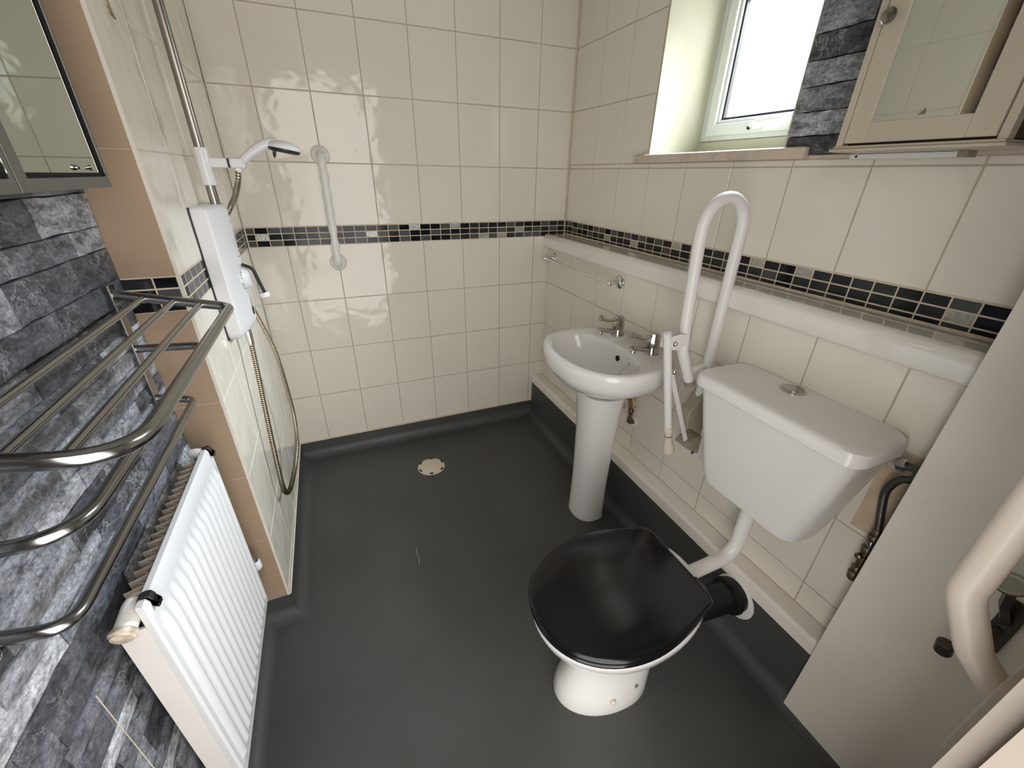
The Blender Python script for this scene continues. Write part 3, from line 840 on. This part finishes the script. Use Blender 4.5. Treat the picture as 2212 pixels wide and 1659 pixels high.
# ------------------------------------------------------------------ electric shower
SHY = -.617
sh = thing('electric_shower', (XL, SHY, .945), 'white electric shower unit on the tiled left wall', 'shower unit')
def sh_ring(z_, ins):
    pts = [(XL + .0015, -.735 + ins), ]
    n = 16
    front = [(-.735, .036), (-.731, .041), (-.722, .0445), (-.70, .049), (-.66, .056), (-.62, .061), (-.59, .062), (-.55, .058), (-.515, .050), (-.503, .046), (-.4985, .040)]
    for y_, d_ in front:
        yy = min(max(y_, -.735 + ins), -.4985 - ins)
        pts.append((XL + max(.004, d_ - ins * 1.2), yy))
    pts.append((XL + .0015, -.4985 - ins))
    return [(x, y, z_) for x, y in pts]
obj('shower_body', MB().loft([sh_ring(z_, i) for z_, i in ((.945, .022), (.948, .012), (.955, .005), (.965, .001), (.98, 0), (1.295, 0), (1.305, .002), (1.310, .006), (1.313, .012))]), 'plastic_white', sh, 30)
obj('back_plate', MB().box(XL + .0005, XL + .004, -.7375, -.496, .948, 1.312), 'gasket', sh)
dl_ = obj('dial', MB().lathe((XL + .059, -.600, 1.100), (1, 0, 0), [(0, .034), (.004, .034), (.007, .030), (.016, .026), (.020, .018)], 32), 'plastic_white', sh)
obj('dial_trim', MB().lathe((XL + .0585, -.600, 1.100), (1, 0, 0), [(0, .0365), (.003, .0365), (.0032, .0345)], 36), 'chrome', sh)
lvp = fillet([(XL + .064, -.600, 1.142), (XL + .090, -.600, 1.128), (XL + .106, -.600, 1.050)], .02, 6)
obj('dial_lever', MB().tube(lvp, [.0052] * len(lvp), 12), 'rubber', dl_)
obj('lever_cup', MB().lathe((XL + .104, -.600, 1.052), (.25, 0, -1), [(0, .0135), (.004, .0145), (.014, .0140), (.016, .011)], 20), 'plastic_white', dl_)
obj('indicator_window', MB().lathe((XL + .0585, -.600, .998), (1, 0, 0), [(0, .014), (.004, .0138), (.005, .012)], 20), 'hook_dark', sh)
for zz, yy in ((1.285, -.59), (1.262, -.585)):
    obj('marking', MB().lathe((XL + .0612, yy, zz), (1, 0, 0), [(0, .004), (.001, .004)], 10), 'mark_grey', sh)
for zz, ln in ((1.165, .018), (1.01, .012)):
    obj('marking', MB().box(XL + .0605, XL + .0622, -.600 - ln / 2, -.600 + ln / 2, zz, zz + .0035), 'mark_grey', sh)
for k in range(6):
    a = math.radians(120 + 24 * k)
    obj('marking', MB().lathe((XL + .0605, -.600 + .043 * math.cos(a), 1.100 + .043 * math.sin(a)), (1, 0, 0), [(0, .0018), (.0012, .0018)], 8), 'mark_grey', sh)
# riser rail
RX, RY = -1.4945, -.600
rr = thing('riser_rail', (RX, RY, 1.312), 'grey metal shower riser rail with white sliding bracket', 'rail')
obj('rail_tube', MB().tube([(RX, RY, 1.312), (RX, RY, 2.12)], .0122, 20), 'satin_metal', rr)
obj('wall_fixing', MB().lathe((XL + .0005, RY, 2.115), (1, 0, 0), [(0, .02), (.03, .018), (.056, .016)], 20), 'plastic_white', rr)
sl = obj('slider', MB().lathe((RX, RY, 1.362), (0, 0, 1), [(0, .0165), (.003, .0178), (.09, .0178), (.093, .0165)], 20), 'plastic_white', rr)
obj('bracket_arm', MB().box(-1.482, -1.437, RY - .011, RY + .011, 1.406, 1.431), 'plastic_white', sl, bevel=0.004)
obj('bracket_gap', MB().box(-1.4365, -1.4335, RY - .0105, RY + .0105, 1.407, 1.430), 'gasket', sl)
obj('handset_cradle', MB().box(-1.433, -1.394, RY - .0135, RY + .0135, 1.405, 1.432), 'plastic_white', sl, bevel=0.006)
# handset
hs = thing('shower_handset', (-1.33, RY, 1.45), 'white shower handset with black spray rim in its bracket', 'shower head')
hp = spline([(-1.418, RY, 1.398), (-1.404, RY, 1.420), (-1.380, RY, 1.440), (-1.350, RY, 1.459), (-1.325, RY, 1.470), (-1.300, RY, 1.472)], 5)
n_ = len(hp)
obj('handle', MB().tube(hp, [.0095 + .0045 * min(1, i / (n_ * .6)) for i in range(n_)], 18), 'plastic_white', hs, 60)
hc = Vector((-1.287, RY, 1.4625)); ax = Vector((.17, 0, 1)).normalized()
obj('head_shell', MB().lathe(hc - ax * .006, ax, [(0, .0405), (.004, .042), (.010, .040), (.016, .033), (.020, .020), (.0215, .006)], 36), 'plastic_white', hs, 60)
obj('spray_rim', MB().lathe(hc - ax * .015, ax, [(0, .030), (.001, .037), (.004, .0415), (.009, .0415)], 36), 'rubber', hs)
obj('spray_lever', MB().lathe(hc - ax * .012 + Vector((-.024, -.018, 0)), -ax, [(0, .005), (.010, .004), (.016, .002)], 10), 'rubber', hs)
# hose
hpt = [(-1.418, RY, 1.398), (-1.423, RY + .003, 1.375), (-1.436, RY + .020, 1.350), (-1.452, -.545, 1.325), (-1.476, -.495, 1.300), (-1.507, -.481, 1.245), (-1.517, -.480, 1.15), (-1.510, -.480, 1.04), (-1.488, -.477, .94), (-1.468, -.472, .84), (-1.460, -.470, .765), (-1.456, -.467, .60), (-1.457, -.480, .50), (-1.463, -.53, .425), (-1.480, -.62, .365), (-1.497, -.715, .345), (-1.505, -.752, .385), (-1.505, -.735, .50), (-1.502, -.700, .66), (-1.499, -.665, .80), (-1.498, -.640, .895)]
hraw = resample(spline(hpt, 10), .0034)
obj_h = obj('ribbed_hose', MB().tube(hraw, [.0086 if i % 2 else .0060 for i in range(len(hraw))], 12), 'bronze_hose', None, 80)
obj_h.data.materials.append(MATS['hose_dark'])
obj_h.data.polygons.foreach_set('material_index', [(k // 12) % 2 for k in range(len(obj_h.data.polygons))])
hz = thing('shower_hose', (-1.48, -.70, .345), 'bronze ribbed shower hose looping down from handset to shower unit', 'hose')
obj_h.parent = hz; obj_h.matrix_parent_inverse = Matrix.Translation(hz['_o']).inverted()
obj('hose_nut', MB().lathe((-1.498, -.6385, .948), (0, 0, -1), [(0, .011), (.020, .011), (.052, .009), (.054, .007)], 16), 'chrome', hz)
# chip in the tile high on the left wall
tag(obj('tile_chip', MB().prism([(-.842, 1.673), (-.838, 1.690), (-.832, 1.694), (-.829, 1.683), (-.815, 1.668), (-.824, 1.668), (-.836, 1.669)], 'x', XL - .0005, XL + .0016), 'chip_mark', None), 'brown chipped patch high on white tile of left wall', 'chip')

# ------------------------------------------------------------------ radiator
RXF = -1.566; RY0, RY1 = -1.045, -1.512; RZ0, RZ1 = .200, .788
ra = thing('radiator', (-1.60, -1.28, RZ0), 'white ribbed panel radiator on stone-effect wall below chrome towel rack', 'radiator')
mb = MB(); NR = 15
ys = []
for k in range(NR * 8 + 1): ys.append(RY0 - .016 + (RY1 - RY0 + .032) * k / (NR * 8))
zs = [RZ0, RZ0 + .006, RZ0 + .028, RZ0 + .036, RZ0 + .044, RZ0 + .052, RZ1 - .084, RZ1 - .072, RZ1 - .060, RZ1 - .048, RZ1 - .040, RZ1 - .008, RZ1]
allY = [RY0, RY0 - .004] + ys + [RY1 + .004, RY1]
vs = []
for z_ in zs:
    fade = max(0.0, min(1.0, (z_ - RZ0 - .028) / .024, (RZ1 - .044 - z_) / .040)); fade = fade * fade * (3 - 2 * fade)
    inner = fade > 0
    for i, y_ in enumerate(allY):
        dx = 0.0
        if inner and 2 <= i < len(allY) - 2:
            ph = ((i - 2) / 8.0) % 1.0
            dx = .0085 * fade * (0.5 - 0.5 * math.cos(2 * PI * ph)) ** 0.6
        edge = -.004 if (z_ in (zs[0], zs[-1]) or i in (0, len(allY) - 1)) else 0
        vs.append((RXF - .003 + dx + edge, y_, z_))
n_ = len(allY); fs = []
for j in range(len(zs) - 1):
    for i in range(n_ - 1): fs.append((j * n_ + i, j * n_ + i + 1, (j + 1) * n_ + i + 1, (j + 1) * n_ + i))
o0 = len(vs)
for z_ in (zs[0], zs[-1]):
    for y_ in (allY[0], allY[-1]): vs.append((RXF - .016, y_, z_))
b0, b1, t0_, t1_ = o0, o0 + 1, o0 + 2, o0 + 3
fs += [(b0, b1, t1_, t0_)]
fs.append(tuple([b0] + [i for i in range(n_)] + [b1]))
fs.append(tuple([t0_] + [(len(zs) - 1) * n_ + i for i in range(n_)] + [t1_]))
fs.append(tuple([b0] + [j * n_ for j in range(len(zs))] + [t0_]))
fs.append(tuple([b1] + [j * n_ + n_ - 1 for j in range(len(zs))] + [t1_]))
obj('front_panel', mb.add(vs, fs), 'enamel', ra, 30)
# convector fins behind the panel: folded V pieces of dusty sheet metal
nfin = 17; fy0 = RY0 - .060; fp_ = (RY1 + .030 - fy0) / nfin
vx0, vx1 = RXF - .0175, RXF - .043
fin_me = MB().prism([(vx0, 0), (vx1, fp_ * .5), (vx0, fp_), (vx0, fp_ + .0012), (vx1 - .0012, fp_ * .5), (vx0, -.0012)], 'z', RZ0 + .05, RZ1 - .003).mesh('fin')
fin_me.materials.append(MATS['fin_dust'])
for k in range(nfin):
    fo = obj('fin', fin_me, None, ra)
    fo.location = (0, fy0 + fp_ * k, 0)
obj('end_strip', MB().box(RXF - .056, RXF - .017, RY1 + .002, RY1 + .008, RZ0 + .035, RZ1 - .050), 'enamel_cream', ra, bevel=0.001)
cp = obj('blanking_elbow', MB().tube(fillet([(RXF - .030, RY1 + .055, RZ1 - .030), (RXF - .032, RY1 + .028, RZ1 - .020), (RXF - .036, RY1 - .012, RZ1 - .032)], .02, 5), .0155, 18), 'enamel_cream', ra, 60)
obj('cap_nut', MB().lathe((RXF - .0355, RY1 - .008, RZ1 - .031), (-.08, -1, -.25), [(0, .0175), (.003, .019), (.008, .019), (.010, .016), (.013, .015)], 20), 'cap_dirty', cp)
for yy, nm in ((RY1 + .022, 'near'), (RY0 - .014, 'far')):
    hk = MB()
    prof_ = [(RXF - .018, RZ1 - .012), (RXF - .017, RZ1 + .001), (RXF - .010, RZ1 + .004), (RXF - .002, RZ1 + .003), (RXF + .0015, RZ1 - .004), (RXF + .0015, RZ1 - .020), (RXF + .006, RZ1 - .024), (RXF + .006, RZ1 - .017)]
    inner = [(x + (-.0016 if i < 4 else -.0020), z_ - .0016) for i, (x, z_) in enumerate(prof_)]
    hk.loft([[(x, yy - .0065, z_) for x, z_ in prof_] + [(x, yy - .0065, z_) for x, z_ in reversed(inner)], [(x, yy + .0065, z_) for x, z_ in prof_] + [(x, yy + .0065, z_) for x, z_ in reversed(inner)]])
    obj('hanging_clip', hk, 'hook_dark', ra, None)
obj('air_vent', MB().lathe((RXF - .018, RY0 - .020, RZ1 - .010), (-1, .25, .1), [(0, .012), (.012, .013), (.024, .010), (.028, .005)], 16), 'enamel_cream', ra)
vl = obj('lockshield_valve', MB().lathe((-1.575, -1.022, .315), (0, 0, 1), [(0, .012), (.004, .0145), (.028, .0135), (.034, .009)], 18), 'plastic_white', ra)
obj('valve_tail', MB().lathe((-1.575, -1.022, .345), (0, 0, 1), [(0, .010), (.016, .010)], 12), 'chrome', vl)
obj('feed_pipe', MB().tube([(-1.590, -1.525, .02), (-1.590, -1.525, .235)], .0075, 12), 'copper', ra)

# ------------------------------------------------------------------ chrome towel rack
tk = thing('towel_rack', (XS, -1.34, .92), 'chrome three tier towel rack on stone-effect wall above the radiator', 'towel rack')
ya, yb = -1.045, -1.640
for yy in (ya, yb):
    bk = obj('wall_bracket', MB().box(XS + .0015, XS + .006, yy - .013, yy + .013, .905, 1.192), 'chrome_warm', tk, bevel=0.001)
def tier(x_out, z_w, z_o, r_, rad_, name):
    p = fillet([(XS + .004, ya, z_w), (x_out, ya, z_o), (x_out, yb, z_o), (XS + .004, yb, z_w)], [0, .022, rad_, 0], 10)
    return obj(name, MB().tube(p, r_, 18), 'chrome_warm', tk, 60)
tier(-1.438, 1.172, 1.128, .0098, .075, 'shelf_frame')
tier(-1.512, 1.054, 1.046, .0085, .070, 'towel_bar')
tier(-1.563, .934, .916, .0085, .060, 'towel_bar')
for xr_ in (-1.584, -1.535, -1.490):
    zr = 1.172 + (xr_ - XS) / (-1.438 - XS) * (1.128 - 1.172)
    obj('shelf_rod', MB().tube([(xr_, ya - .004, zr + .001), (xr_, yb + .002, zr + .001)], .0055, 14), 'chrome_warm', tk)
obj('bracket_screw', MB().lathe((XS + .005, yb - .006, .912), (1, 0, 0), [(0, .008), (.004, .007), (.006, .003)], 14), 'chrome', tk)

# ------------------------------------------------------------------ mirror cabinet on stone wall
MX = -1.535
mc = thing('mirror_cabinet', (XS, -1.50, 1.374), 'grey framed mirror cabinet on stone-effect wall above the towel rack', 'cabinet')
obj('cabinet_body', MB().box(XS + .002, MX - .046, -1.140, -1.850, 1.374, 2.02), 'alu', mc, bevel=0.002)
def frame_ring(x0, x1, ya_, yb_, za_, zb_, wl, wb):
    mb = MB()
    mb.box(x0, x1, ya_, ya_ - wl, za_, zb_); mb.box(x0, x1, yb_ + wl * .0 + .022, yb_, za_, zb_)
    mb.box(x0, x1, ya_ - wl, yb_ + .022, za_, za_ + wb); mb.box(x0, x1, ya_ - wl, yb_ + .022, zb_ - wb, zb_)
    return mb
for (y0_, y1_) in ((-1.136, -1.3945), (-1.3975, -1.656)):
    dr_ = obj('mirror_door', frame_ring(MX - .044, MX, y0_, y1_, 1.372, 2.02, .011, .016), 'alu', mc, bevel=0.001)
    obj('mirror_pane', MB().prism([(MX - .004, y0_ - .0115), (MX - .008, y0_ - .0115), (MX - .038, y1_ + .0225), (MX - .034, y1_ + .0225)], 'z', 1.392, 2.00), 'mirror_dull', dr_, None)
    obj('bottom_gap', MB().box(MX - .010, MX - .003, y0_ - .013, y1_ + .021, 1.3875, 1.3935), 'hole', dr_)
    obj('edge_strip', MB().box(MX - .003, MX + .0006, y0_ - .0113, y0_ - .0105, 1.388, 2.005), 'chrome', dr_)
    obj('edge_gap', MB().box(MX - .006, MX - .0005, y0_ - .0122, y0_ - .0114, 1.388, 2.005), 'hole', dr_)
    kb = obj('knob', MB().lathe((MX - .006, y0_ - .057, 1.400), (1, 0, .1), [(0, .002), (.004, .002), (.005, .004), (.009, .004), (.010, .002)], 14), 'chrome', dr_)

# ------------------------------------------------------------------ cream cabinet by the window
CX = -.130
cb = thing('wall_cabinet', (0, -1.553, 1.458), 'cream painted wall cabinet with mirror door beside the window', 'cabinet')
obj('carcass', MB().box(-.004, CX + .020, -1.418, -1.694, 1.472, 2.08), 'wood_brown', cb)
fr = MB()
fr.box(CX, CX + .022, -1.416, -1.430, 1.470, 2.08); fr.box(CX, CX + .022, -1.683, -1.697, 1.470, 2.08)
obj('face_frame', fr, 'paint_cabinet', cb, bevel=0.001)
dd = MB()
Y0, Y1, Z0, Z1 = -1.4325, -1.6805, 1.4745, 2.07
dd.box(CX - .002, CX + .017, Y0, Y0 - .040, Z0, Z1); dd.box(CX - .002, CX + .017, Y1 + .042, Y1, Z0, Z1)
dd.box(CX - .002, CX + .017, Y0 - .040, Y1 + .042, Z0, Z0 + .037); dd.box(CX - .002, CX + .017, Y0 - .040, Y1 + .042, Z1 - .04, Z1)
door = obj('door', dd, 'paint_cabinet', cb, bevel=0.0015)
obj('mirror_pane', MB().box(CX + .003, CX + .006, Y0 - .0395, Y1 + .0415, Z0 + .0365, Z1 - .0395), 'mirror', door, None)
obj('knob', MB().lathe((CX - .002, -1.447, 1.687), (-1, 0, 0), [(0, .006), (.006, .006), (.009, .012), (.015, .0135), (.020, .010), (.022, .004)], 20), 'satin_metal', door)
mo = MB()
for z0_, z1_, e_ in ((1.4645, 1.470, .004), (1.4585, 1.4645, .010)):
    mo.box(-.004, CX - e_, -1.418 + e_ * .8, -1.694 - e_ * .8, z0_, z1_)
obj('base_moulding', mo, 'paint_cabinet', cb, bevel=0.002)
obj('cornice', MB().box(-.004, CX - .012, -1.408, -1.706, 2.08, 2.10), 'paint_cabinet', cb, bevel=0.004)
lb = thing('light_bar', (-.035, -1.50, 1.446), 'slim white battery light bar under the cream wall cabinet', 'light')
obj('light_housing', MB().box(-.018, -.046, -1.402, -1.602, 1.4475, 1.4580), 'plastic_white', lb, bevel=0.002)
obj('switch', MB().lathe((-.0462, -1.417, 1.4528), (-1, 0, 0), [(0, .0025), (.001, .0025)], 10), 'hole', lb)
obj('end_bracket', MB().box(-.014, -.047, -1.6025, -1.618, 1.4470, 1.4582), 'olive_steel', lb)

# ------------------------------------------------------------------ cream boarding panel, hook, door grab rail
bp_ = thing('boarding_panel', (-.17, -1.96, 0), 'cream painted board panel at right of the cistern', 'panel')
obj('board', MB().box(-.181, -.166, -1.825, YF + .001, .0015, CEIL - .002), 'paint_cream', bp_, bevel=0.0015)
for yy, zz, r_ in ((-1.859, .818, .0075), (-1.855, .14, .008), (-1.928, .450, .005), (-1.998, .452, .006)):
    obj('screw_cover', MB().lathe((-.1805, yy, zz), (-1, 0, 0), [(0, r_), (.0015, r_), (.003, r_ * .6)], 16), 'paint_cream', bp_)
hk = thing('coat_hook', (-.185, -2.035, .66), 'dark metal double coat hook on the cream board panel', 'hook')
obj('hook_plate', MB().box(-.186, -.1805, -2.050, -2.020, .62, .74), 'hook_dark', hk, bevel=0.001)
obj('lower_arm', MB().tube([(-.184, -2.034, .668), (-.225, -2.014, .615), (-.232, -2.004, .594)], .0085, 4), 'hook_dark', hk, None)
obj('lower_peg', MB().lathe((-.232, -2.004, .582), (-.15, .1, 1), [(0, .011), (.003, .0135), (.026, .0135), (.0275, .012)], 24), 'hook_dark', hk)
obj('upper_arm', MB().tube([(-.186, -2.033, .690), (-.226, -2.024, .745), (-.232, -2.019, .792)], .0085, 4), 'hook_dark', hk, None)
obj('upper_knob', MB().lathe((-.233, -2.018, .790), (-.6, .3, 1), [(0, .012), (.005, .021), (.008, .023), (.012, .0225), (.0125, .016), (.0105, .014)], 28), 'satin_metal', hk)
dg = thing('door_grab_rail', (-.575, YF, .80), 'cream vertical grab rail beside the doorway, nearest the camera', 'grab rail')
pg = fillet([(-.575, YF + .002, .868), (-.575, -2.062, .900), (-.575, -2.028, .965), (-.575, -2.024, 1.60), (-.575, YF + .004, 1.64)], [0, .03, .06, .05, 0], 9)
obj('rail_tube', MB().tube(pg, .0175, 24), 'rail_cream', dg, 60)
obj('flange', MB().box(-.600, -.550, YF + .0005, YF + .0105, .765, .905), 'rail_cream', dg, bevel=0.001)
print('stones', nst)
